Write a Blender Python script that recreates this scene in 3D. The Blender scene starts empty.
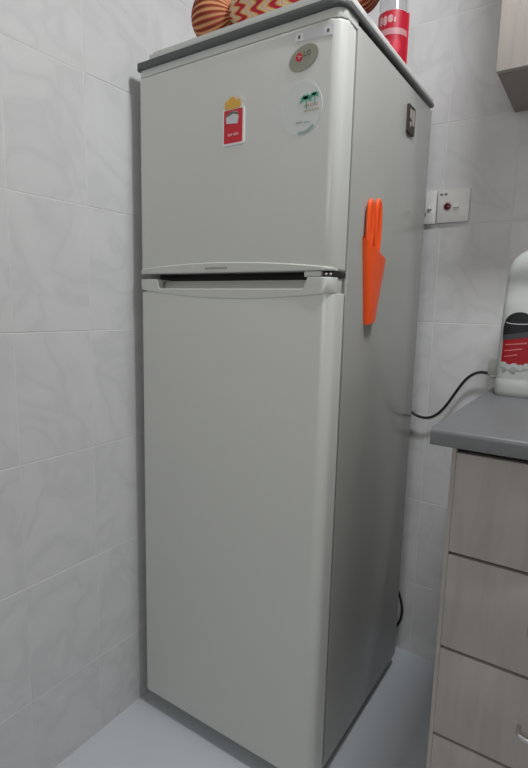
import bpy, bmesh, math, random
from mathutils import Vector, Matrix
random.seed(4)
PI = math.pi
S = bpy.context.scene
COL = S.collection

# ---------------------------------------------------------------- camera
cam = bpy.data.objects.new('camera', bpy.data.cameras.new('camera'))
COL.objects.link(cam)
cam.data.sensor_fit = 'VERTICAL'
cam.data.sensor_height = 36.0
cam.data.lens = 36.0 * 508.8 / 768.0
cam.data.clip_start = 0.02
_r = Vector((0.83200438, 0.55425413, 0.023897))
_u = Vector((-0.10297118, 0.11195868, 0.98836339))
_f = Vector((-0.54512902, 0.82478337, -0.15022231))
M = Matrix.Identity(4)
for i in range(3):
    M[i][0] = _r[i]; M[i][1] = _u[i]; M[i][2] = -_f[i]
M[0][3], M[1][3], M[2][3] = 0.98078, -0.91298, 1.1299
cam.matrix_world = M
S.camera = cam

# ---------------------------------------------------------------- world, lights, exposure
w = bpy.data.worlds.new('world'); S.world = w; w.use_nodes = True
w.node_tree.nodes['Background'].inputs[0].default_value = (0.75, 0.85, 1.0, 1)
w.node_tree.nodes['Background'].inputs[1].default_value = 0.6
S.view_settings.view_transform = 'Standard'
S.view_settings.look = 'None'
S.view_settings.gamma = 1.0
S.view_settings.use_curve_mapping = False
S.view_settings.exposure = 0.0

LAMP = (1.02, -0.05, 2.50)
def area(name, loc, size, size_y, power, color, direction):
    d = bpy.data.lights.new(name, 'AREA'); d.shape = 'RECTANGLE'
    d.size = size; d.size_y = size_y; d.energy = power; d.color = color
    o = bpy.data.objects.new(name, d); COL.objects.link(o)
    o.location = loc
    o.rotation_euler = Vector(direction).to_track_quat('-Z', 'Y').to_euler()
    return o
area('ceiling_lamp_light', (LAMP[0], LAMP[1], LAMP[2] - 0.075), 0.34, 0.16, 15.6, (0.98, 0.99, 1.0), (0, 0, -1))
area('window_daylight', (1.0, -2.53, 1.70), 0.8, 0.7, 10.8, (1.0, 0.985, 0.94), (0, 1, 0))

# ---------------------------------------------------------------- material helpers
def mat(name, color, rough=0.5, metal=0.0, noise=None, bump=None, spec=0.5, coat=0.0, trans=0.0, emit=None, ior=1.45):
    """noise=(scale, amount, stretch) tints the colour; bump=(scale, strength, distance)."""
    m = bpy.data.materials.new(name); m.use_nodes = True
    nt = m.node_tree; b = nt.nodes['Principled BSDF']
    b.inputs['Base Color'].default_value = (*color, 1)
    b.inputs['Roughness'].default_value = rough
    b.inputs['Metallic'].default_value = metal
    b.inputs['Specular IOR Level'].default_value = spec
    b.inputs['Coat Weight'].default_value = coat
    b.inputs['Transmission Weight'].default_value = trans
    b.inputs['IOR'].default_value = ior
    if emit:
        b.inputs['Emission Color'].default_value = (*emit[0], 1)
        b.inputs['Emission Strength'].default_value = emit[1]
    tc = nt.nodes.new('ShaderNodeTexCoord')
    if noise:
        mp = nt.nodes.new('ShaderNodeMapping'); mp.inputs['Scale'].default_value = noise[2]
        nt.links.new(tc.outputs['Object'], mp.inputs[0])
        n = nt.nodes.new('ShaderNodeTexNoise'); n.inputs['Scale'].default_value = noise[0]; n.inputs['Detail'].default_value = 5
        nt.links.new(mp.outputs[0], n.inputs['Vector'])
        mix = nt.nodes.new('ShaderNodeMix'); mix.data_type = 'RGBA'
        a = noise[1]
        mix.inputs['A'].default_value = (*[c * (1 - a) for c in color], 1)
        mix.inputs['B'].default_value = (*[min(1, c * (1 + a)) for c in color], 1)
        nt.links.new(n.outputs[0], mix.inputs['Factor']); nt.links.new(mix.outputs['Result'], b.inputs['Base Color'])
    if bump:
        n2 = nt.nodes.new('ShaderNodeTexNoise'); n2.inputs['Scale'].default_value = bump[0]; n2.inputs['Detail'].default_value = 3
        nt.links.new(tc.outputs['Object'], n2.inputs['Vector'])
        bp = nt.nodes.new('ShaderNodeBump'); bp.inputs['Strength'].default_value = bump[1]; bp.inputs['Distance'].default_value = bump[2]
        nt.links.new(n2.outputs[0], bp.inputs['Height']); nt.links.new(bp.outputs[0], b.inputs['Normal'])
    return m

def ramp(nt, stops):
    r = nt.nodes.new('ShaderNodeValToRGB')
    while len(r.color_ramp.elements) < len(stops): r.color_ramp.elements.new(0.5)
    for e, (p, c) in zip(r.color_ramp.elements, stops):
        e.position = p; e.color = (*c, 1)
    return r

def tile_material():
    m = bpy.data.materials.new('glazed_tile'); m.use_nodes = True
    nt = m.node_tree; b = nt.nodes['Principled BSDF']; L = nt.links.new
    tc = nt.nodes.new('ShaderNodeTexCoord'); oi = nt.nodes.new('ShaderNodeObjectInfo')
    off = nt.nodes.new('ShaderNodeVectorMath'); off.operation = 'SCALE'; off.inputs[0].default_value = (7, 3, 5)
    L(oi.outputs['Random'], off.inputs['Scale'])
    add = nt.nodes.new('ShaderNodeVectorMath'); add.operation = 'ADD'
    L(tc.outputs['Object'], add.inputs[0]); L(off.outputs[0], add.inputs[1])
    n1 = nt.nodes.new('ShaderNodeTexNoise'); n1.inputs['Scale'].default_value = 6; n1.inputs['Detail'].default_value = 2.5; n1.inputs['Distortion'].default_value = 1.0
    L(add.outputs[0], n1.inputs['Vector'])
    # vein lines: thin band where the distorted noise crosses its middle
    sub = nt.nodes.new('ShaderNodeMath'); sub.operation = 'SUBTRACT'; sub.inputs[1].default_value = 0.5; L(n1.outputs[0], sub.inputs[0])
    ab = nt.nodes.new('ShaderNodeMath'); ab.operation = 'ABSOLUTE'; L(sub.outputs[0], ab.inputs[0])
    r = ramp(nt, [(0.0, (0.640, 0.643, 0.657)), (0.050, (0.676, 0.679, 0.692)), (0.16, (0.705, 0.707, 0.72)), (0.5, (0.655, 0.658, 0.67))])
    L(ab.outputs[0], r.inputs[0]); L(r.outputs[0], b.inputs['Base Color'])
    b.inputs['Roughness'].default_value = 0.30
    n2 = nt.nodes.new('ShaderNodeTexNoise'); n2.inputs['Scale'].default_value = 22; n2.inputs['Detail'].default_value = 2
    L(add.outputs[0], n2.inputs['Vector'])
    bp = nt.nodes.new('ShaderNodeBump'); bp.inputs['Strength'].default_value = 0.22; bp.inputs['Distance'].default_value = 0.004
    L(n2.outputs[0], bp.inputs['Height']); L(bp.outputs[0], b.inputs['Normal'])
    return m

def wood_material(name, base, streak):
    m = bpy.data.materials.new(name); m.use_nodes = True
    nt = m.node_tree; b = nt.nodes['Principled BSDF']; L = nt.links.new
    tc = nt.nodes.new('ShaderNodeTexCoord'); mp = nt.nodes.new('ShaderNodeMapping')
    mp.inputs['Scale'].default_value = (22, 22, 3.0); L(tc.outputs['Object'], mp.inputs[0])
    n = nt.nodes.new('ShaderNodeTexNoise'); n.inputs['Scale'].default_value = 1.6; n.inputs['Detail'].default_value = 6; n.inputs['Distortion'].default_value = 0.7
    L(mp.outputs[0], n.inputs['Vector'])
    r = ramp(nt, [(0.32, streak), (0.62, base)]); L(n.outputs[0], r.inputs[0])
    L(r.outputs[0], b.inputs['Base Color']); b.inputs['Roughness'].default_value = 0.45
    return m

MT = {}
MT['tile'] = tile_material()
MT['grout'] = mat('grout', (0.73, 0.73, 0.735), 0.9)
MT['floor'] = mat('floor_tile', (0.60, 0.64, 0.69), 0.22, noise=(2.5, 0.05, (1, 1, 1)))
MT['paint'] = mat('wall_paint', (0.74, 0.73, 0.71), 0.8)
MT['dim_paint'] = mat('low_bounce_wall_paint', (0.42, 0.39, 0.34), 0.8)  # unseen right and front walls, darkened to cut the light they bounce
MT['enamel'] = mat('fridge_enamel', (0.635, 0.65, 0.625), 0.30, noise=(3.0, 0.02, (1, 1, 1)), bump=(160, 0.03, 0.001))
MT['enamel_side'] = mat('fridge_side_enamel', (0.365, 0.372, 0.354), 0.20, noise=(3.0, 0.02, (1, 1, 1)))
MT['fridge_plastic'] = mat('fridge_plastic', (0.60, 0.615, 0.59), 0.38)
MT['lid_dark'] = mat('lid_grey_strip', (0.085, 0.09, 0.09), 0.35)
MT['lid_light'] = mat('lid_light_plastic', (0.60, 0.62, 0.60), 0.35)
MT['gasket'] = mat('gasket', (0.03, 0.03, 0.03), 0.7)
MT['black'] = mat('black_rubber', (0.012, 0.012, 0.012), 0.45)
MT['steel'] = mat('steel', (0.65, 0.65, 0.66), 0.28, 1.0)
MT['white_plastic'] = mat('white_plastic', (0.74, 0.74, 0.73), 0.35)
MT['badge'] = mat('badge_olive_grey', (0.34, 0.34, 0.28), 0.4, metal=0.25)
MT['red'] = mat('red_print', (0.62, 0.02, 0.035), 0.4)
MT['grey_print'] = mat('grey_print', (0.14, 0.15, 0.13), 0.5)
MT['white_print'] = mat('white_print', (0.80, 0.80, 0.82), 0.45)
MT['pale_print'] = mat('pale_print', (0.62, 0.64, 0.68), 0.45)
MT['orange'] = mat('orange_plastic', (1.0, 0.105, 0.012), 0.38)
MT['yellow'] = mat('yellow_print', (0.72, 0.42, 0.07), 0.5)
MT['green'] = mat('green_print', (0.10, 0.42, 0.30), 0.5)
MT['tan'] = mat('tan_print', (0.52, 0.42, 0.32), 0.5)
MT['greygreen'] = mat('greygreen_print', (0.34, 0.44, 0.42), 0.5)
MT['brown'] = mat('dark_brown', (0.045, 0.035, 0.03), 0.5)
MT['counter'] = mat('counter_laminate', (0.165, 0.173, 0.180), 0.38, noise=(60, 0.10, (1, 1, 1)))
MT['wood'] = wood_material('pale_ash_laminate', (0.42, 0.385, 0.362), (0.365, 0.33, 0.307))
MT['dark_gap'] = mat('drawer_gap', (0.04, 0.028, 0.024), 0.8)
MT['glass'] = mat('clear_glass', (0.92, 0.92, 0.93), 0.05, trans=1.0)
MT['jug'] = mat('white_hdpe', (0.52, 0.55, 0.54), 0.33)
MT['emit'] = mat('lamp_diffuser', (0.9, 0.9, 0.88), 0.4, emit=((1, 0.97, 0.93), 2.0))

# ---------------------------------------------------------------- object helpers
def obj(name, bm, m, parent=None, smooth=False, angle=40):
    bmesh.ops.recalc_face_normals(bm, faces=bm.faces[:])
    me = bpy.data.meshes.new(name); bm.to_mesh(me); bm.free()
    return link(name, me, m, parent, smooth, angle)

def link(name, me, m, parent=None, smooth=False, angle=40):
    if m is not None and not me.materials: me.materials.append(m)
    if smooth:
        me.polygons.foreach_set('use_smooth', [True] * len(me.polygons))
        me.set_sharp_from_angle(angle=math.radians(angle))
    o = bpy.data.objects.new(name, me); COL.objects.link(o)
    if parent is not None:
        o.parent = parent
        o.matrix_parent_inverse = parent_matrix(parent).inverted()
    return o

def parent_matrix(o):
    l = Matrix.LocRotScale(o.location, o.rotation_euler, o.scale)
    if o.parent: return parent_matrix(o.parent) @ o.matrix_parent_inverse @ l
    return l

def tag(o, label=None, cat=None, group=None, kind=None):
    if label: o['label'] = label
    if cat: o['category'] = cat
    if group: o['group'] = group
    if kind: o['kind'] = kind
    return o

def thing(name, loc, label, cat, group=None):
    o = bpy.data.objects.new(name, None); COL.objects.link(o); o.location = loc
    o.empty_display_size = 0.05
    return tag(o, label, cat, group)

def box(x0, x1, y0, y1, z0, z1, bev=0.0, seg=2, bm=None):
    b = bmesh.new()
    bmesh.ops.create_cube(b, size=1)
    for v in b.verts:
        v.co = Vector(((x0 + x1) / 2 + v.co.x * (x1 - x0), (y0 + y1) / 2 + v.co.y * (y1 - y0), (z0 + z1) / 2 + v.co.z * (z1 - z0)))
    if bev: bmesh.ops.bevel(b, geom=b.edges[:], offset=bev, segments=seg, affect='EDGES', profile=0.5)
    if bm is None: return b
    join(bm, b); return bm

def join(dst, src):
    me = bpy.data.meshes.new('tmp'); src.to_mesh(me); dst.from_mesh(me); bpy.data.meshes.remove(me); src.free()

def tube(pts, r, n=10, cap=True, smoothpts=0):
    """swept round tube; r may be a list"""
    P = [Vector(p) for p in pts]
    R = r if isinstance(r, (list, tuple)) else [r] * len(P)
    for _ in range(smoothpts):
        Q, T = [P[0]], [R[0]]
        for i in range(len(P) - 1):
            Q += [P[i].lerp(P[i + 1], .25), P[i].lerp(P[i + 1], .75)]
            T += [R[i] * .75 + R[i + 1] * .25, R[i] * .25 + R[i + 1] * .75]
        Q.append(P[-1]); T.append(R[-1]); P, R = Q, T
    b = bmesh.new(); rings = []; up = None
    for i, p in enumerate(P):
        t = (P[min(i + 1, len(P) - 1)] - P[max(i - 1, 0)]).normalized()
        if up is None: up = t.orthogonal().normalized()
        up = (up - t * up.dot(t)).normalized(); s = t.cross(up)
        rings.append([b.verts.new(p + (up * math.cos(2 * PI * k / n) + s * math.sin(2 * PI * k / n)) * R[i]) for k in range(n)])
    for a, c in zip(rings, rings[1:]):
        for k in range(n): b.faces.new((a[k], a[(k + 1) % n], c[(k + 1) % n], c[k]))
    if cap: b.faces.new(rings[0]); b.faces.new(rings[-1])
    return b

def lathe(prof, n=40, at=(0, 0, 0), closed=False):
    b = bmesh.new(); rings = []
    for r, z in prof:
        rings.append([b.verts.new((at[0] + r * math.cos(2 * PI * k / n), at[1] + r * math.sin(2 * PI * k / n), at[2] + z)) for k in range(n)])
    pairs = list(zip(rings, rings[1:])) + ([(rings[-1], rings[0])] if closed else [])
    for a, c in pairs:
        for k in range(n): b.faces.new((a[k], a[(k + 1) % n], c[(k + 1) % n], c[k]))
    if not closed: b.faces.new(rings[0]); b.faces.new(rings[-1])
    return b

def prism(poly, axis, a0, a1):
    """extrude a 2-D polygon. axis 'y': poly=(x,z); 'x': poly=(y,z); 'z': poly=(x,y)"""
    b = bmesh.new()
    def P(p, a):
        return {'y': (p[0], a, p[1]), 'x': (a, p[0], p[1]), 'z': (p[0], p[1], a)}[axis]
    A = [b.verts.new(P(p, a0)) for p in poly]; B = [b.verts.new(P(p, a1)) for p in poly]
    b.faces.new(A); b.faces.new(B); n = len(poly)
    for i in range(n): b.faces.new((A[i], A[(i + 1) % n], B[(i + 1) % n], B[i]))
    return b

def ellipse(cx, cz, rx, rz, rot=0, n=40, a0=0, a1=2 * PI):
    out = []
    full = abs(a1 - a0 - 2 * PI) < 1e-6
    for k in range(n):
        a = a0 + (a1 - a0) * k / (n if full else n - 1)
        x, z = rx * math.cos(a), rz * math.sin(a)
        out.append((cx + x * math.cos(rot) - z * math.sin(rot), cz + x * math.sin(rot) + z * math.cos(rot)))
    return out

def text_mesh(body, size, depth):
    cu = bpy.data.curves.new('letters', 'FONT'); cu.body = body; cu.size = size; cu.extrude = depth
    cu.align_x = 'CENTER'; cu.align_y = 'CENTER'
    t = bpy.data.objects.new('letters', cu); COL.objects.link(t)
    dg = bpy.context.evaluated_depsgraph_get()
    me = bpy.data.meshes.new_from_object(t.evaluated_get(dg))
    bpy.data.objects.remove(t)
    b = bmesh.new(); b.from_mesh(me)
    bmesh.ops.rotate(b, verts=b.verts[:], matrix=Matrix.Rotation(PI / 2, 3, 'X'))
    return b
def move(b, v):
    bmesh.ops.translate(b, verts=b.verts[:], vec=Vector(v)); return b

# ---------------------------------------------------------------- the room
XL, YB = -0.030, 0.660        # finished tile faces of the left and the back wall
XR, YF, ZC = 2.35, -2.60, 2.62
TW, TH, GAP, TT = 0.190, 0.283, 0.0022, 0.007

tag(obj('floor', box(XL - .12, XR + .12, YF - .12, YB + .12, -0.10, 0.0), MT['floor']), 'pale grey glossy kitchen floor in front of the refrigerator', 'floor', kind='structure')
tag(obj('ceiling', box(XL - .12, XR + .12, YF - .12, YB + .12, ZC, ZC + .1), MT['paint']), 'white painted ceiling over the kitchen', 'ceiling', kind='structure')
wl = tag(obj('wall_left', box(XL - .12, XL + -0.0007, YF - .12, YB + .12, 0, ZC), MT['grout']), 'white marbled tile wall along the left of the refrigerator', 'wall', kind='structure')
wb = tag(obj('wall_back', box(XL - .0015, XR + .12, YB + 0.0007, YB + .12, 0, ZC), MT['grout']), 'white marbled tile wall behind the refrigerator and worktop', 'wall', kind='structure')
tag(obj('wall_right', box(XR, XR + .12, YF - .12, YB + .0015, 0, ZC), MT['dim_paint']), 'plain beige wall at the right of the kitchen', 'wall', kind='structure')
WX0, WX1, WZ0, WZ1 = 0.55, 1.45, 1.30, 2.10
bm = box(XL - .0015, WX0, YF - .12, YF, 0, ZC)
box(WX1, XR, YF - .12, YF, 0, ZC, bm=bm); box(WX0, WX1, YF - .12, YF, 0, WZ0, bm=bm); box(WX0, WX1, YF - .12, YF, WZ1, ZC, bm=bm)
tag(obj('wall_front', bm, MT['dim_paint']), 'plain beige wall with a window opposite the refrigerator', 'wall', kind='structure')
bm = box(WX0, WX1, YF - .1, YF - .04, WZ0, WZ0 + .05)
box(WX0, WX1, YF - .1, YF - .04, WZ1 - .05, WZ1, bm=bm); box(WX0, WX0 + .05, YF - .1, YF - .04, WZ0 + .05, WZ1 - .05, bm=bm); box(WX1 - .05, WX1, YF - .1, YF - .04, WZ0 + .05, WZ1 - .05, bm=bm)
wn = tag(obj('window_1', bm, MT['white_plastic']), 'white framed window opposite the refrigerator', 'window', kind='structure')
obj('pane', box(WX0 + .05, WX1 - .05, YF - .072, YF - .066, WZ0 + .05, WZ1 - .05), MT['glass'], wn)

def tile_mesh(name, w, h, axis):
    b = box(-w / 2, w / 2, 0, TT, -h / 2, h / 2)
    front = [e for e in b.edges if all(abs(v.co.y) < 1e-6 for v in e.verts)]
    bmesh.ops.bevel(b, geom=front, offset=0.0007, segments=1, affect='EDGES')
    if axis == 'x': bmesh.ops.rotate(b, verts=b.verts[:], matrix=Matrix.Rotation(PI / 2, 3, 'Z'))  # face towards +x
    bmesh.ops.recalc_face_normals(b, faces=b.faces[:])
    me = bpy.data.meshes.new(name); b.to_mesh(me); b.free(); me.materials.append(MT['tile'])
    return me
tile_cache = {}
def tiles(wall, axis, a_joint, z_joint, a_min, a_max):
    def cuts(j, step, lo, hi):
        k = math.ceil((lo - j) / step + 1e-6); out = [lo]
        while j + k * step < hi - 1e-6:
            out.append(j + k * step); k += 1
        out.append(hi)
        return [(p, q) for p, q in zip(out, out[1:]) if q - p > 0.012]
    for a0, a1 in cuts(a_joint, TW, a_min, a_max):
        for z0, z1 in cuts(z_joint, TH, 0.0, ZC):
            w_, h_ = a1 - a0 - GAP, z1 - z0 - GAP
            key = (axis, round(w_, 4), round(h_, 4))
            if key not in tile_cache: tile_cache[key] = tile_mesh('tile', w_, h_, axis)
            o = bpy.data.objects.new('tile', tile_cache[key]); COL.objects.link(o)
            ac, zc = (a0 + a1) / 2, (z0 + z1) / 2
            d = random.uniform(-.0003, .0003)
            o.location = (XL + d, ac, zc) if axis == 'x' else (ac, YB + d, zc)
            o.parent = wall
tiles(wl, 'x', -0.133, 1.347, -1.45, YB)
tiles(wb, 'y', 0.550, 1.378, XL, 1.70)

# ---------------------------------------------------------------- refrigerator
FW, FD = 0.531, 0.566
fr = thing('refrigerator', (FW / 2, FD / 2, 0), 'tall pale grey two-door refrigerator standing in the tiled corner', 'refrigerator')
RC = 0.024   # rounding of the doors' vertical corners

RL = 0.008   # the left corner is much tighter
def rounded_outline(x0, x1, y0, y1, r, n=7, rl=None):
    """plan outline, front (y0) corners rounded, back corners square"""
    pts = [(x1, y1), (x0, y1)]
    rl = rl or RL
    for k in range(n + 1):
        a = PI + (PI / 2) * k / n
        pts.append((x0 + rl + rl * math.cos(a), y0 + rl + rl * math.sin(a)))
    for k in range(n + 1):
        a = 1.5 * PI + (PI / 2) * k / n
        pts.append((x1 - r + r * math.cos(a), y0 + r + r * math.sin(a)))
    return pts
def slab(x0, x1, y0, y1, z0, z1, r, bev=0.004, n=7, rl=None):
    b = prism(rounded_outline(x0, x1, y0, y1, r, n, rl), 'z', z0, z1)
    ed = [e for e in b.edges if abs(e.verts[0].co.z - e.verts[1].co.z) < 1e-6]
    if bev: bmesh.ops.bevel(b, geom=ed, offset=bev, segments=3, affect='EDGES', profile=0.5)
    return b
def front_y(x, r=RC, w=FW):
    d = w - x
    if x < w / 2: d, r = x, RL
    if d >= r: return 0.0
    return r - math.sqrt(max(0, r * r - (r - d) ** 2))
def strip(xs, zb, zt, proud, back):
    """front strip that follows the doors' plan curve; zb/zt are functions of x"""
    b = bmesh.new(); cols = []
    for x in xs:
        y = front_y(x) - proud; yb = max(back, y + .004); e = min(.0022, (zt(x) - zb(x)) / 3)
        cols.append([b.verts.new(c) for c in ((x, yb, zb(x)), (x, y + .002, zb(x)), (x, y, zb(x) + e), (x, y, zt(x) - e), (x, y + .002, zt(x)), (x, yb, zt(x)))])
    for a, c in zip(cols, cols[1:]):
        for k in range(6): b.faces.new((a[k], a[(k + 1) % 6], c[(k + 1) % 6], c[k]))
    b.faces.new(cols[0]); b.faces.new(cols[-1])
    return b

# cabinet (side walls, top, back)
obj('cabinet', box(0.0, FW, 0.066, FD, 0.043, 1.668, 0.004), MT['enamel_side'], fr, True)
obj('door_gasket', box(0.012, FW - 0.012, 0.054, 0.068, 0.055, 1.652), MT['gasket'], fr)
# lid: dark strip with a light cap over it
obj('top_strip', slab(-0.003, FW + 0.003, -0.006, FD + 0.002, 1.6735, 1.6880, 0.030, 0.006, 9), MT['lid_dark'], fr, True)
obj('top_lid', slab(0.020, FW + 0.001, -0.003, FD, 1.6855, 1.7020, 0.030, 0.008, 9, 0.030), MT['lid_light'], fr, True)
obj('head_panel', slab(0.001, FW - 0.001, 0.002, 0.066, 1.658, 1.6745, RC, 0.001), MT['lid_light'], fr, True)

# doors
ZU0, ZU1, ZL0, ZL1 = 1.2035, 1.6555, 0.048, 1.1905
up = obj('freezer_door', slab(0, FW, 0, 0.056, ZU0, ZU1, RC, 0.005), MT['enamel'], fr, True)
lo = obj('main_door', slab(0, FW, 0, 0.056, ZL0, 1.1600, RC, 0.003), MT['enamel'], fr, True)
xs = [FW * (0.5 - 0.5 * math.cos(PI * k / 40)) for k in range(41)]
obj('door_trim', strip(xs, lambda x: ZU0 - .0005, lambda x: ZU0 + .011 + .014 * math.sin(PI * min(1, max(0, x / FW))) ** .8 - .006 * x / FW, .0035, .010), MT['fridge_plastic'], up, True)
N0, N1 = 0.056, 0.468       # grip recess between these
def ltop(x):
    s = .012
    d = min(x - N0, N1 + .010 - x)
    t = max(0, min(1, d / s)); t = t * t * (3 - 2 * t)
    return ZL1 - .0225 * t
def lbot(x): return 1.1660 - .0175 * math.sin(PI * x / FW) ** .8 - .006 * x / FW
xs2 = sorted(set([round(v, 5) for v in xs] + [N0 + .012 * k / 6 for k in range(7)] + [N1 + .010 - .012 * k / 6 for k in range(7)]))
obj('door_trim', strip(xs2, lbot, ltop, .0035, .014), MT['fridge_plastic'], lo, True)
# scooped grip behind the recess
b = bmesh.new(); rows = []
for k in range(9):
    t = k / 8
    yy, zz = 0.003 + .034 * t, 1.1605 + .0265 * t ** 1.1
    rows.append([b.verts.new((x, yy, zz)) for x in (N0 - .002, N1 + .012)])
rows.append([b.verts.new((x, .050, 1.1605)) for x in (N0 - .002, N1 + .012)])
for a, c in zip(rows, rows[1:] + rows[:1]): b.faces.new((a[0], a[1], c[1], c[0]))
b.faces.new([r_[0] for r_ in rows]); b.faces.new([r_[1] for r_ in rows])
obj('grip', b, MT['fridge_plastic'], lo, True)
obj('top_end', box(0.004, N0 - .004, 0.012, 0.054, 1.1602, 1.1900, .002), MT['fridge_plastic'], lo, True)
obj('top_end', box(N1 + .014, FW - .004, 0.012, 0.054, 1.1602, 1.1900, .002), MT['fridge_plastic'], lo, True)
# hinge in the slot between the doors
obj('hinge_cover', box(0.466, 0.504, 0.002, 0.050, 1.1910, 1.2025, .002), MT['fridge_plastic'], fr, True)
hg = obj('hinge', box(0.505, 0.5300, 0.011, 0.062, 1.1912, 1.2022, .001), MT['black'], fr, True)
for sx in (0.5115, 0.5215):
    b = lathe([(0.0032, 0), (0.0032, 0.0022), (0.0018, 0.003)], 14)
    bmesh.ops.rotate(b, verts=b.verts[:], matrix=Matrix.Rotation(PI / 2, 3, 'X'))
    obj('screw', move(b, (sx, 0.0115, 1.1968)), MT['steel'], hg, True)
# small model lettering on the upper trim: illegible row of tiny marks
b = bmesh.new(); x = 0.212
while x < 0.272:
    wd = random.uniform(.0025, .0048)
    box(x, x + wd, -0.0042, -0.0030, 1.2105, 1.2150, bm=b); x += wd + .0016
obj('trim_lettering', b, mat('faint_print', (0.30, 0.31, 0.30), .5), up)
# plinth and feet
obj('base_grille', box(0.016, FW - 0.016, 0.045, 0.060, 0.004, 0.047, .001), mat('plinth_grey', (0.16, 0.16, 0.155), .5), fr, True)
for fx in (0.05, FW - 0.05):
    for fy in (0.10, FD - 0.05):
        obj('foot', lathe([(0.016, 0.0), (0.018, 0.004), (0.018, 0.010), (0.008, 0.014), (0.008, 0.046)], 18, (fx, fy, 0)), MT['black'], fr, True)
# oval badge with the maker's mark
bg = obj('brand_badge', prism(ellipse(0.4505, 1.6005, 0.0325, 0.0215, math.radians(17)), 'y', -0.0022, 0.001), MT['badge'], fr, True)
red_disc = obj('logo_disc', prism(ellipse(0.4415, 1.6030, 0.0072, 0.0072), 'y', -0.0032, -0.0015), MT['red'], bg)
b = bmesh.new()
box(.4388, .4397, -.0036, -.003, 1.6040, 1.6058, bm=b); box(.4412, .4420, -.0036, -.003, 1.6005, 1.6058, bm=b); box(.4412, .4440, -.0036, -.003, 1.6000, 1.6008, bm=b)
box(.4415, .4475, -.0036, -.003, 1.6028, 1.6036, bm=b)
obj('logo_face', b, MT['pale_print'], bg)
obj('logo_letters', move(text_mesh('LG', 0.0130, 0.0004), (0.4590, -0.0026, 1.6065)), mat('badge_letters', (0.16, 0.16, 0.13), .5), bg)
# pale strip label above it
st = obj('paper_label', prism([(0.4305, 1.6335), (0.5115, 1.6255), (0.5125, 1.6435), (0.4300, 1.6525)], 'y', -0.0008, 0.0005), mat('label_paper', (0.64, 0.645, 0.675), .45), fr)
for (mx, mz) in ((0.4395, 1.6385), (0.5010, 1.6350)):
    obj('label_patch', prism([(mx - .008, mz - .005), (mx + .009, mz - .007), (mx + .009, mz + .007), (mx - .008, mz + .009)], 'y', -0.0012, -0.0002), MT['white_print'], st)
    obj('label_mark', prism(ellipse(mx, mz + .001, .0028, .0036, n=14), 'y', -0.0017, -0.0008), MT['grey_print'], st)
b = bmesh.new()
for k in range(5):
    box(.451 + .008 * k, .4555 + .008 * k, -.0012, -.0002, 1.6345 - .0008 * k, 1.6365 - .0008 * k, bm=b)
obj('label_lines', b, MT['pale_print'], st)

# ---------------------------------------------------------------- things stuck on the doors and the side
def rrect(x0, x1, z0, z1, r, n=5):
    out = []
    for cx, cz, a in ((x1 - r, z1 - r, 0), (x0 + r, z1 - r, PI / 2), (x0 + r, z0 + r, PI), (x1 - r, z0 + r, 1.5 * PI)):
        for k in range(n + 1): out.append((cx + r * math.cos(a + PI / 2 * k / n), cz + r * math.sin(a + PI / 2 * k / n)))
    return out
t = thing('fridge_magnet', (0.287, -0.001, 1.467), 'red card magnet with white border and yellow top on the freezer door', 'magnet')
obj('card', prism(rrect(0.2585, 0.3145, 1.4665, 1.5400, .003), 'y', -0.0042, 0.0), MT['white_print'], t)
obj('red_panel', prism(rrect(0.2625, 0.3105, 1.4710, 1.5370, .002), 'y', -0.0048, -0.003), MT['red'], t)
obj('picture', prism([(0.269, 1.511), (0.298, 1.508), (0.301, 1.520), (0.297, 1.532), (0.285, 1.534), (0.273, 1.530), (0.268, 1.521)], 'y', -0.0054, -0.004), MT['pale_print'], t)
obj('picture_shade', prism([(0.271, 1.529), (0.285, 1.5335), (0.299, 1.530), (0.300, 1.5255), (0.285, 1.5285), (0.271, 1.524)], 'y', -0.0059, -0.005), MT['grey_print'], t)
b = bmesh.new()
for k, wd in enumerate((.006, .004, .007, .005)):
    box(.2735 + .0075 * k, .2735 + .0075 * k + wd * .9, -.0054, -.004, 1.4850, 1.4900, bm=b)
obj('print_line', b, mat('pink_print', (0.75, 0.35, 0.35), .5), t)
obj('yellow_figure', prism([(0.266, 1.5385), (0.303, 1.5385), (0.306, 1.547), (0.302, 1.556), (0.294, 1.553), (0.289, 1.561), (0.279, 1.562), (0.273, 1.555), (0.267, 1.557), (0.264, 1.547)], 'y', -0.0052, -0.0008), MT['yellow'], t)
obj('yellow_backing', prism([(0.2630, 1.5400), (0.3075, 1.5400), (0.3105, 1.552), (0.304, 1.5600), (0.292, 1.5650), (0.277, 1.5650), (0.266, 1.5610), (0.2605, 1.549)], 'y', -0.0040, 0.0), mat('cream_print', (0.66, 0.63, 0.56), .5), t)

t = thing('round_sticker', (0.449, -0.0005, 1.462), 'round white sticker with green palms beside the red card', 'sticker')
obj('disc', prism(ellipse(0.4490, 1.5100, 0.0455, 0.0490, n=56), 'y', -0.0012, 0.0), mat('sticker_white', (0.66, 0.69, 0.69), .5), t)
def palm(cx, cz, s):
    b = bmesh.new()
    for a, l in ((200, 1.0), (165, .9), (130, .7), (60, .7), (20, .9), (-20, 1.0)):
        a = math.radians(a); d = Vector((math.cos(a), math.sin(a))); n_ = Vector((-d.y, d.x)) * .16
        p = [Vector((cx, cz)) + s * q for q in (Vector((0, 0)) - n_, d * l * .55 - n_ * 1.1, d * l + Vector((0, -.22)), d * l * .55 + n_ * 1.1, n_)]
        join(b, prism([tuple(q) for q in p], 'y', -0.0019, -0.0008))
    join(b, prism([(cx - .08 * s, cz), (cx + .08 * s, cz), (cx + .20 * s, cz - 1.3 * s), (cx + .02 * s, cz - 1.3 * s)], 'y', -0.0018, -0.0008))
    return b
obj('palm', palm(0.4590, 1.5275, .0155), MT['green'], t)
obj('palm', palm(0.4770, 1.5310, .0120), MT['green'], t)
b = bmesh.new()
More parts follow.
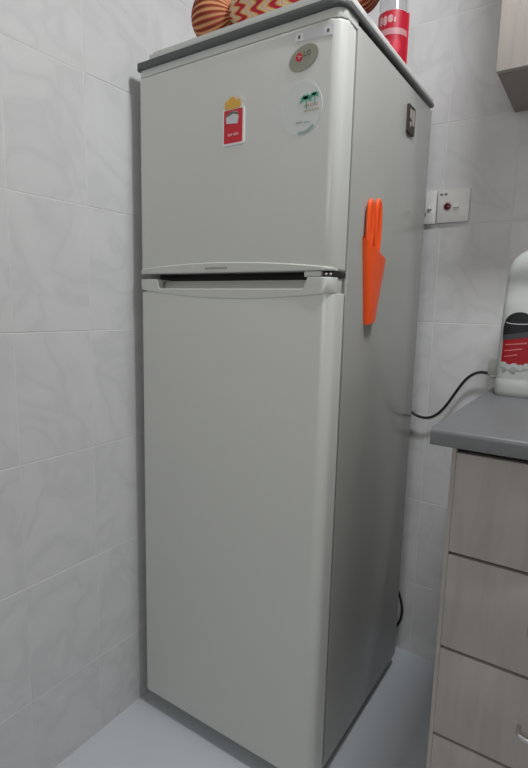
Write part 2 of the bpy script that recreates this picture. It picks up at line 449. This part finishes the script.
for k in range(5): box(.455 + .0062 * k, .4595 + .0062 * k, -.0017, -.0008, 1.5110, 1.5160, bm=b)
for k in range(6): box(.455 + .0056 * k, .4590 + .0056 * k, -.0017, -.0008, 1.5030, 1.5060, bm=b)
obj('print_lines', b, MT['tan'], t)
obj('edge_print', prism(ellipse(0.449, 1.510, .0440, .0475, a0=math.radians(262), a1=math.radians(312), n=12) + ellipse(0.449, 1.510, .0385, .0415, a0=math.radians(312), a1=math.radians(262), n=12), 'y', -0.0017, -0.0008), MT['greygreen'], t)
b = bmesh.new(); box(.438, .452, -.0016, -.0008, 1.4840, 1.4870, bm=b); box(.456, .468, -.0016, -.0008, 1.4830, 1.4855, bm=b)
obj('small_print', b, MT['greygreen'], t)

t = thing('fridge_magnet', (FW + .001, 0.388, 1.558), 'small dark framed magnet high on the side of the refrigerator', 'magnet')
obj('frame', prism(rrect(0.3630, 0.4130, 1.5580, 1.6220, .003), 'x', FW, FW + 0.005), MT['brown'], t)
for (y0, y1, z0, z1) in ((.374, .386, 1.590, 1.613), (.391, .405, 1.578, 1.6145), (.376, .384, 1.572, 1.584)):
    obj('picture', prism(rrect(y0, y1, z0, z1, .003), 'x', FW + .004, FW + .0062), mat('magnet_picture', (0.36, 0.33, 0.29), .5), t)

# orange pouch with scissors
HX = FW
t = thing('scissors_holder', (HX, 0.19, 1.095), 'bright orange tapered plastic pouch stuck on the refrigerator side', 'holder')
b = bmesh.new(); rings_o = []; rings_i = []
NL = 10
def pouch_ring(s, ins):
    """D-shaped section: flat on the refrigerator, bulging outwards; tapers towards the bottom"""
    y0 = 0.164 + (0.134 - 0.164) * s; y1 = 0.210 + (0.250 - 0.210) * s; dep = 0.013 + 0.006 * s
    yc_, hw = (y0 + y1) / 2, (y1 - y0) / 2 - ins; out = []
    for k in range(17):
        a = PI * k / 16
        out.append((HX + .0005 + ins + (dep - 2 * ins) * math.sin(a) ** .40, yc_ - hw * math.cos(a)))
    for k in range(1, 5): out.append((HX + .0005 + ins, yc_ + hw - 2 * hw * k / 5))
    r = []
    for (px, py) in out:
        f = (py - y0) / (y1 - y0)
        ztop = 1.2850 - .031 * f - .80 * (px - HX); zbot = 1.0955 + .009 * f
        r.append((px, py, zbot + (ztop - zbot) * s))
    return r
for k in range(NL + 1):
    s = k / NL
    rings_o.append([b.verts.new(c) for c in pouch_ring(s, 0)])
    if s > .05: rings_i.append([b.verts.new(c) for c in pouch_ring(s, .0022)])
def loft(R):
    for a, c in zip(R, R[1:]):
        n = len(a)
        for k in range(n): b.faces.new((a[k], a[(k + 1) % n], c[(k + 1) % n], c[k]))
loft(rings_o); loft(rings_i)
b.faces.new(rings_o[0]); b.faces.new(rings_i[0])
n = len(rings_o[-1])
for k in range(n): b.faces.new((rings_o[-1][k], rings_o[-1][(k + 1) % n], rings_i[-1][(k + 1) % n], rings_i[-1][k]))
obj('pouch', b, MT['orange'], t, True, 45)

t = thing('scissors', (HX + .008, 0.185, 1.14), 'orange handled scissors standing in the orange pouch', 'scissors')
SXC = HX + .0082
for k, (yc, zt, zb_) in enumerate(((0.1540, 1.3560, 1.2480), (0.1960, 1.3640, 1.2420))):
    hw = .0098 + .0020 * k
    pts = []
    for q in range(32):
        a = 2 * PI * q / 32
        ca, sa = math.cos(a), math.sin(a)
        yy = yc + hw * math.copysign(abs(ca) ** .8, ca) * (1.0 if sa > 0 else 1 + .35 * sa)
        zz = (zt + zb_) / 2 + (zt - zb_) / 2 * math.copysign(abs(sa) ** .8, sa)
        pts.append(Vector((SXC, yy, zz)))
    b = bmesh.new(); rings = []
    for i_, p in enumerate(pts):
        tg = (pts[(i_ + 1) % 32] - pts[i_ - 1]).normalized(); sd = Vector((1, 0, 0)); nn = tg.cross(sd)
        rings.append([b.verts.new(p + nn * .0076 * math.cos(2 * PI * j / 12) + sd * .0052 * math.sin(2 * PI * j / 12)) for j in range(12)])
    for i_ in range(32):
        A2, B2 = rings[i_], rings[(i_ + 1) % 32]
        for j in range(12): b.faces.new((A2[j], A2[(j + 1) % 12], B2[(j + 1) % 12], B2[j]))
    obj('handle', b, MT['orange'], t, True, 60)
    obj('shank', tube([(SXC, yc, zb_ + .004), (SXC, .181 + .004 * k, 1.215)], [.0048, .0042], 10), MT['orange'], t, True)
    obj('blade', prism([(.174 + .010 * k, 1.220), (.187 + .006 * k, 1.220), (.187, 1.128)], 'x', HX + .0060 + .0022 * k, HX + .0076 + .0022 * k), MT['steel'], t)

# ---------------------------------------------------------------- on top of the refrigerator
def fabric_material(name, kind):
    m = bpy.data.materials.new(name); m.use_nodes = True
    nt = m.node_tree; bs = nt.nodes['Principled BSDF']; L = nt.links.new
    bs.inputs['Roughness'].default_value = .85
    tc = nt.nodes.new('ShaderNodeTexCoord'); sx = nt.nodes.new('ShaderNodeSeparateXYZ'); L(tc.outputs['UV'], sx.inputs[0])
    def mth(op, a, bb=None):
        n_ = nt.nodes.new('ShaderNodeMath'); n_.operation = op
        for i_, v_ in enumerate((a, bb)):
            if v_ is None: continue
            if isinstance(v_, (int, float)): n_.inputs[i_].default_value = v_
            else: L(v_, n_.inputs[i_])
        return n_.outputs[0]
    if kind == 'wave':      # rows of red waves on cream yellow, u along the bolster, v around it
        u, v = sx.outputs[0], sx.outputs[1]
        wv = mth('SINE', mth('MULTIPLY', v, 2 * PI * 16))
        ph = mth('ADD', mth('MULTIPLY', u, 10.5), mth('MULTIPLY', wv, .20))
        tri = mth('ABSOLUTE', mth('SUBTRACT', mth('FRACT', ph), .5))
        r = ramp(nt, [(0.0, (.42, .012, .03)), (.15, (.50, .03, .05)), (.20, (.60, .26, .10)), (.25, (.66, .46, .18)), (.40, (.70, .52, .26)), (.455, (.70, .62, .56)), (.50, (.46, .05, .12))])
        L(tri, r.inputs[0]); L(r.outputs[0], bs.inputs['Base Color'])
    else:                   # radial pleat stripes
        ph = mth('ADD', mth('MULTIPLY', sx.outputs[1], 26.0), mth('MULTIPLY', sx.outputs[0], 3.0))
        tri = mth('ABSOLUTE', mth('SUBTRACT', mth('FRACT', ph), .5))
        r = ramp(nt, [(0.0, (.16, .018, .012)), (.20, (.30, .04, .02)), (.30, (.46, .17, .06)), (.42, (.62, .36, .17)), (.5, (.50, .22, .09))])
        L(tri, r.inputs[0]); L(r.outputs[0], bs.inputs['Base Color'])
    return m
def soft_lathe(prof, axis_pts, n, pleat=0, amp=0):
    """surface of revolution about a line; prof = (s along the line, radius). carries UVs (u along, v around)"""
    A, B = Vector(axis_pts[0]), Vector(axis_pts[1]); d = (B - A); dn = d.normalized()
    p1 = dn.cross(Vector((0, 0, 1))).normalized(); p2 = dn.cross(p1)
    b = bmesh.new(); uvl = b.loops.layers.uv.new('UVMap'); rings = []
    for i_, (s, r) in enumerate(prof):
        ring = []
        for k in range(n):
            a = 2 * PI * k / n
            rr = r * (1 + amp * math.cos(pleat * a)) if pleat else r
            ring.append(b.verts.new(A + d * s + (p1 * math.cos(a) + p2 * math.sin(a)) * rr))
        rings.append(ring)
    m_ = len(prof) - 1
    for i_ in range(m_):
        for k in range(n):
            f = b.faces.new((rings[i_][k], rings[i_][(k + 1) % n], rings[i_ + 1][(k + 1) % n], rings[i_ + 1][k]))
            uv = ((prof[i_][0], k / n), (prof[i_][0], (k + 1) / n), (prof[i_ + 1][0], (k + 1) / n), (prof[i_ + 1][0], k / n))
            for lp, c in zip(f.loops, uv): lp[uvl].uv = c
    b.faces.new(rings[0]); b.faces.new(rings[-1])
    return b
FABW, FABS = fabric_material('wavy_print_cloth', 'wave'), fabric_material('striped_cloth', 'stripe')
LZ = 1.7022
t = thing('bolster', (0.33, 0.08, LZ), 'red and yellow patterned bolster with gathered striped ends atop the refrigerator', 'cushion')
A_, B_ = (0.120, 0.044, LZ + .058), (0.572, 0.112, LZ + .058)
def sph(s0, s1, r, n=14, e=0.8, lo_=.25):
    return [(s0 + (s1 - s0) * k / n, max(r * lo_, r * math.sin(PI * k / n) ** e)) for k in range(n + 1)]
obj('gathered_end', soft_lathe(sph(0.03, .265, .0565, 18, .55, .20), (A_, B_), 104, 26, .022), FABS, t, True, 80)
obj('body', soft_lathe(sph(.240, .80, .0585, 20, .38, .30), (A_, B_), 72), FABW, t, True, 80)
obj('gathered_end', soft_lathe(sph(.780, .975, .0500, 18, .55, .20), (A_, B_), 104, 26, .022), FABS, t, True, 80)

t = thing('glass_jar', (0.4690, 0.400, LZ), 'clear glass jar wrapped in a red label atop the refrigerator', 'jar')
JX, JY = 0.4690, 0.400
obj('glass', lathe([(.030, 0), (.0345, .004), (.0345, .215), (.030, .228), (.030, .240), (.0275, .240), (.0275, .228), (.0320, .213), (.0320, .006), (.002, .006), (.002, .0)][:9] + [(.0005, .006)], 48, (JX, JY, LZ)), MT['glass'], t, True)
def jar_ring(name, r0, r1, z0, z1, m, n=48):
    return obj(name, lathe([(r0, z0), (r1, z0), (r1, z1), (r0, z1)], n, (JX, JY, LZ), closed=True), m, t, True)
jar_ring('label', .0347, .0358, .004, .140, mat('red_label', (0.42, 0.010, 0.03), .4, noise=(30, .25, (1, 1, 1))))
jar_ring('label_band', .0357, .0362, .086, .100, mat('pink_band', (0.50, 0.25, 0.27), .4))
def curved_patch(name, r, a0, a1, poly_top, poly_bot, m, parent, c, n=14, th=.0006):
    b = bmesh.new(); cols = []
    for k in range(n + 1):
        f = k / n; a = math.radians(a0 + (a1 - a0) * f)
        q = []
        for rr in (r, r + th):
            q += [b.verts.new((c[0] + rr * math.cos(a), c[1] + rr * math.sin(a), z)) for z in (poly_bot(f), poly_top(f))]
        cols.append((q[0], q[1], q[3], q[2]))
    for a_, c_ in zip(cols, cols[1:]):
        for k in range(4): b.faces.new((a_[k], a_[(k + 1) % 4], c_[(k + 1) % 4], c_[k]))
    b.faces.new(cols[0]); b.faces.new(cols[-1])
    return obj(name, b, m, parent, True)
for (a0, a1, zc_, hz) in ((-128, -112, .121, .010), (-108, -92, .119, .011), (-88, -70, .121, .009), (-66, -58, .118, .006)):
    curved_patch('label_print', .0358, a0, a1, lambda f: LZ + zc_ + hz * (.6 + .4 * math.sin(PI * f)), lambda f: LZ + zc_ - hz * (.6 + .4 * math.sin(PI * f)), mat('rose_print', (0.52, 0.30, 0.32), .4), t, (JX, JY), 6)
for (a0, a1, zc_, hz, c_) in ((-125, -75, .068, .012, (.50, .16, .18)), (-70, -30, .060, .016, (.56, .02, .05)), (-110, -50, .036, .010, (.50, .20, .22))):
    curved_patch('label_print', .0358, a0, a1, lambda f: LZ + zc_ + hz * math.sin(PI * f) + .0005, lambda f: LZ + zc_ - hz * math.sin(PI * f) - .0005, mat('rose_print', c_, .4), t, (JX, JY), 12)
curved_patch('label_flap', .0360, 2, 26, lambda f: LZ + .1420, lambda f: LZ + .004, MT['red'], t, (JX, JY), th=.003)

# ---------------------------------------------------------------- wall switches
def plate(x0, x1, z0, z1, label, name='switch_plate'):
    t = thing(name, ((x0 + x1) / 2, YB, z0), label, 'switch')
    obj('plate', box(x0, x1, YB - .010, YB, z0, z1, .0025), MT['white_plastic'], t, True)
    return t
t = plate(0.5385, 0.6280, 1.3835, 1.4755, 'white wall switch plate with a dark red indicator beside the refrigerator')
b = lathe([(.0090, 0), (.0090, .0035), (.0075, .0045)], 24); bmesh.ops.rotate(b, verts=b.verts[:], matrix=Matrix.Rotation(PI / 2, 3, 'X'))
ind = obj('indicator', move(b, (.5680, YB - .010, 1.4285)), mat('dark_red_lens', (0.09, 0.012, 0.016), .25), t, True)
obj('indicator_ring', move((lambda q: (bmesh.ops.rotate(q, verts=q.verts[:], matrix=Matrix.Rotation(PI / 2, 3, 'X')), q)[1])(lathe([(.009, 0), (.0122, 0), (.0122, .001), (.009, .001)], 24, closed=True)), (.5680, YB - .010, 1.4285)), mat('pink_ring', (0.55, 0.42, 0.42), .4), ind)
b = prism([(YB - .010, 1.4220), (YB - .017, 1.4240), (YB - .012, 1.4370), (YB - .010, 1.4380)], 'x', .5860, .6010)
obj('rocker', b, MT['white_plastic'], t)
for mx in (.5490, .5610):
    obj('mark', box(mx - .0040, mx + .0040, YB - .0108, YB - .0098, 1.4600, 1.4655), MT['grey_print'], t)
t = plate(0.4460, 0.5355, 1.3825, 1.4750, 'white wall switch plate half hidden behind the refrigerator')
b = prism([(YB - .010, 1.4230), (YB - .017, 1.4250), (YB - .012, 1.4380), (YB - .010, 1.4390)], 'x', .5130, .5230)
obj('rocker', b, MT['white_plastic'], t)
b = lathe([(.0090, 0), (.0090, .012), (.0075, .014)], 20); bmesh.ops.rotate(b, verts=b.verts[:], matrix=Matrix.Rotation(PI / 2, 3, 'X'))
obj('knob', move(b, (.4985, YB - .010, 1.4110)), MT['black'], t, True)

# ---------------------------------------------------------------- power cord
t = thing('power_cord', (0.735, YB, 0.955), 'black power cord on a white plug drooping behind the refrigerator', 'cord')
obj('plug', box(.7200, .7660, YB - .040, YB, .9560, 1.0000, .004), mat('plug_grey', (0.50, 0.51, 0.47), .4), t, True)
obj('collar', box(.7270, .7420, YB - .037, YB - .018, .9500, .9575, .002), MT['white_plastic'], t, True)
yc = YB - .028
obj('cable', tube([(.745, yc, .9600), (.733, yc, .9580), (.710, yc, .9605), (.693, yc, .9590), (.674, yc, .9485), (.658, yc, .931), (.642, yc, .905), (.628, yc, .879), (.612, yc, .851), (.596, yc, .829), (.575, yc, .811), (.553, yc, .8050), (.531, yc, .8075), (.508, yc, .818), (.480, yc, .842), (.450, yc + .004, .80), (.440, yc + .006, .62), (.452, yc, .42), (.495, yc, .25), (.5240, yc, .175), (.5230, yc, .120), (.500, yc, .075), (.44, yc, .060), (.36, yc - .02, .07)], .0041, 10, smoothpts=2), MT['black'], t, True)

# ---------------------------------------------------------------- worktop and drawer cabinet
CX, CY, CZ = 0.735, 0.017, 0.918
CXE = 1.375
def counter():
    b = bmesh.new(); pr = []
    z1, z0, r = CZ, CZ - .0315, .009
    pr = [(YB - .001, z1), (YB - .001, z0), (CY + .002, z0), (CY, z0 + .002)]
    for k in range(6):
        a = PI - PI / 2 * k / 5
        pr.append((CY + r + r * math.cos(a), z1 - r + r * math.sin(a)))
    return prism(pr, 'x', CX, CXE)
ct = obj('countertop', counter(), MT['counter'], None, True)
tag(ct, 'grey laminate worktop over the pale drawer cabinet', 'countertop')

DX0, DX1, DYF = 0.770, 1.360, 0.040
t = thing('drawer_cabinet', ((DX0 + DX1) / 2, .35, 0), 'pale wood drawer cabinet under the grey worktop', 'cabinet')
ctz = CZ - .0320
obj('side_panel', box(DX0, DX0 + .0085, DYF + .0015, YB - .002, 0.0, ctz, .0008), MT['wood'], t)
obj('side_panel', box(DX1 - .0085, DX1, DYF + .0015, YB - .002, 0.0, ctz, .0008), MT['wood'], t)
obj('carcass', box(DX0 + .0085, DX1 - .0085, DYF + .0185, YB - .004, .098, ctz - .001), MT['dark_gap'], t)
obj('plinth', box(DX0 + .0085, DX1 - .0085, DYF + .06, DYF + .076, 0, .098), MT['dark_gap'], t)
zs = [.8765, .6778, .4830, .2920, .1000]
for k in range(4):
    z1, z0 = zs[k] - .0030, zs[k + 1] + .0030
    d = obj('drawer_front', box(DX0 + .0085 + .0003, DX1 - .0085 - .0003, DYF, DYF + .018, z0, z1, .0012), MT['wood'], t, True)
    hx0, hx1, hz = .9260, 1.0740, (z0 + z1) / 2 - .003
    pts = [(hx0, DYF + .002, hz), (hx0, DYF - .018, hz), (hx0 + .006, DYF - .026, hz), (hx0 + .03, DYF - .029, hz), ((hx0 + hx1) / 2, DYF - .031, hz), (hx1 - .03, DYF - .029, hz), (hx1 - .006, DYF - .026, hz), (hx1, DYF - .018, hz), (hx1, DYF + .002, hz)]
    obj('handle', tube(pts, .0042, 10, smoothpts=1), MT['steel'], d, True)

# ---------------------------------------------------------------- wall cabinet
t = thing('wall_cabinet', (1.05, .66, 1.659), 'pale wood wall cabinet hanging above the worktop', 'cabinet')
WX, WY, WZ = 0.7212, 0.386, 1.659
obj('carcass', box(WX, 1.39, WY + .018, YB - .001, WZ + .002, 2.36, .001), MT['wood'], t)
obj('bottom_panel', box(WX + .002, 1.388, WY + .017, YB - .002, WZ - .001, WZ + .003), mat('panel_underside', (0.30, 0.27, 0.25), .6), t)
for (x0, x1, kx) in ((WX, 1.0545, 1.032), (1.0565, 1.39, 1.079)):
    d = obj('door', box(x0, x1, WY, WY + .017, WZ, 2.36, .0012), MT['wood'], t, True)
    obj('handle', tube([(kx, WY + .002, 1.72), (kx, WY - .02, 1.72), (kx, WY - .028, 1.73), (kx, WY - .030, 1.78), (kx, WY - .028, 1.83), (kx, WY - .02, 1.84), (kx, WY + .002, 1.84)], .004, 10, smoothpts=1), MT['steel'], d, True)

# ---------------------------------------------------------------- detergent jug on the worktop
QX, QY = 0.8065, 0.535
def sup(a, hw, hd, e=3.2):
    c, s = math.cos(a), math.sin(a)
    return hw * math.copysign(abs(c) ** (2 / e), c), hd * math.copysign(abs(s) ** (2 / e), s)
prof = [(0.0, .0570, .0370, 0), (.004, .0605, .0400, 0), (.012, .0625, .0420, 0), (.040, .0625, .0420, 0), (.0425, .0612, .0408, 0), (.046, .0612, .0408, 0), (.10, .0610, .0410, 0), (.17, .0595, .0410, 0), (.215, .0580, .0405, 0),
        (.235, .0570, .0360, 0), (.255, .0560, .0290, 0), (.275, .0550, .0260, 0), (.295, .0540, .0300, 0), (.312, .0530, .0370, 0), (.330, .0510, .0385, .001), (.345, .0460, .0360, .004), (.357, .0370, .0310, .009), (.366, .0270, .0250, .014), (.372, .0200, .0200, .017), (.392, .0180, .0180, .018)]
prof = [(z, hw * .80, hd * .92, dx * 1.3) for (z, hw, hd, dx) in prof]
t = thing('detergent_jug', (QX, QY, CZ), 'white plastic jug with black and red label on the worktop', 'jug')
b = bmesh.new(); rings = []
NS = 64
for (z, hw, hd, dx) in prof:
    e = 3.2 if z < .33 else 2.3
    rings.append([b.verts.new((QX + dx + sup(2 * PI * k / NS, hw, hd, e)[0], QY + sup(2 * PI * k / NS, hw, hd, e)[1], CZ + .0005 + z)) for k in range(NS)])
for a, c in zip(rings, rings[1:]):
    for k in range(NS): b.faces.new((a[k], a[(k + 1) % NS], c[(k + 1) % NS], c[k]))
b.faces.new(rings[0]); b.faces.new(rings[-1])
obj('body', b, MT['jug'], t, True, 50)
obj('cap', lathe([(.0215, .374), (.0225, .376), (.0225, .404), (.0205, .408)], 32, (QX + .0234, QY, CZ)), MT['red'], t, True)
def jug_yx(x, z):
    """front surface y of the jug at world x, height z over the worktop"""
    for (p, q) in zip(prof, prof[1:]):
        if p[0] <= z <= q[0]:
            f = (z - p[0]) / (q[0] - p[0]); hw = p[1] + (q[1] - p[1]) * f; hd = p[2] + (q[2] - p[2]) * f
            u = min(.995, abs((x - QX) / hw)); return QY - hd * (1 - u ** 3.2) ** (1 / 3.2)
    return QY
def jug_patch(name, x0, x1, bot, top, m, lift, nx=20, nz=8):
    b = bmesh.new(); fr_, bk = [], []
    for i_ in range(nx + 1):
        f = i_ / nx; x = x0 + (x1 - x0) * f
        cf, cb = [], []
        for j in range(nz + 1):
            z = bot(f) + (top(f) - bot(f)) * j / nz
            y = jug_yx(x, z)
            cf.append(b.verts.new((x, y - lift, CZ + z))); cb.append(b.verts.new((x, y + .0004, CZ + z)))
        fr_.append(cf); bk.append(cb)
    for i_ in range(nx):
        for j in range(nz):
            b.faces.new((fr_[i_][j], fr_[i_ + 1][j], fr_[i_ + 1][j + 1], fr_[i_][j + 1]))
            b.faces.new((bk[i_][j], bk[i_][j + 1], bk[i_ + 1][j + 1], bk[i_ + 1][j]))
        b.faces.new((fr_[i_][0], bk[i_][0], bk[i_ + 1][0], fr_[i_ + 1][0])); b.faces.new((fr_[i_][nz], fr_[i_ + 1][nz], bk[i_ + 1][nz], bk[i_][nz]))
    for j in range(nz):
        b.faces.new((fr_[0][j], fr_[0][j + 1], bk[0][j + 1], bk[0][j])); b.faces.new((fr_[nx][j], bk[nx][j], bk[nx][j + 1], fr_[nx][j + 1]))
    return obj(name, b, m, t, True, 50)
def archf(f): return math.sqrt(max(0, 1 - (2 * f - 1) ** 2))
LX0, LX1 = .7680, .8400
jug_patch('label', LX0, LX1, lambda f: .1500, lambda f: .176 + .0375 * archf(f) ** .9, mat('label_black', (0.010, 0.011, 0.013), .55), .0006)
jug_patch('label_grey', LX0 + .001, LX1 - .001, lambda f: .1425 + .012 * f, lambda f: .1560 + .012 * f, mat('label_dark_grey', (0.06, 0.062, 0.07), .55), .0012)
jug_patch('label_red', LX0 + .002, LX1 - .002, lambda f: .090 - .010 * archf(f), lambda f: .1440 + .013 * f, mat('label_red_print', (0.36, 0.006, 0.014), .5), .0009)
for k in range(3):
    jug_patch('label_print', LX0 + .008, LX1 - .014 - .01 * k, lambda f: .130 - .015 * k + .006 * f, lambda f: .1325 - .015 * k + .007 * f, mat('label_pink', (0.62, 0.18, 0.18), .4), .0014, 12, 2)
jug_patch('label_print', LX0 + .006, LX1 - .006, lambda f: .1870 - .004 * archf(f), lambda f: .1890 - .004 * archf(f), MT['pale_print'], .0014, 16, 2)
def bubble(cx, cz, r, m, lift):
    jug_patch('label_bubble', cx - r, cx + r, lambda f: cz - r * archf(f) * .98 - .0002, lambda f: cz + r * archf(f) * .98 + .0002, m, lift, 14, 3)
for (cx, cz, r) in ((.7770, .0810, .0075), (.7880, .0760, .0070), (.8015, .0770, .0095), (.8160, .0760, .0075), (.8290, .0800, .0075)):
    bubble(cx, cz, r, MT['jug'], .0016)
bubble(.8000, .0700, .0070, mat('bubble_grey', (0.36, 0.38, 0.38), .4), .0022)
bubble(.7790, .0700, .0045, mat('bubble_green', (0.30, 0.36, 0.34), .4), .0022)

# ---------------------------------------------------------------- ceiling lamp
t = thing('ceiling_light', (LAMP[0], LAMP[1], LAMP[2]), 'rectangular white light fixed under the ceiling', 'lamp')
obj('housing', box(LAMP[0] - .21, LAMP[0] + .21, LAMP[1] - .12, LAMP[1] + .12, LAMP[2] + .02, ZC, .006), MT['white_plastic'], t, True)
obj('diffuser', box(LAMP[0] - .19, LAMP[0] + .19, LAMP[1] - .10, LAMP[1] + .10, LAMP[2] - .06, LAMP[2] + .02, .012), MT['emit'], t, True)
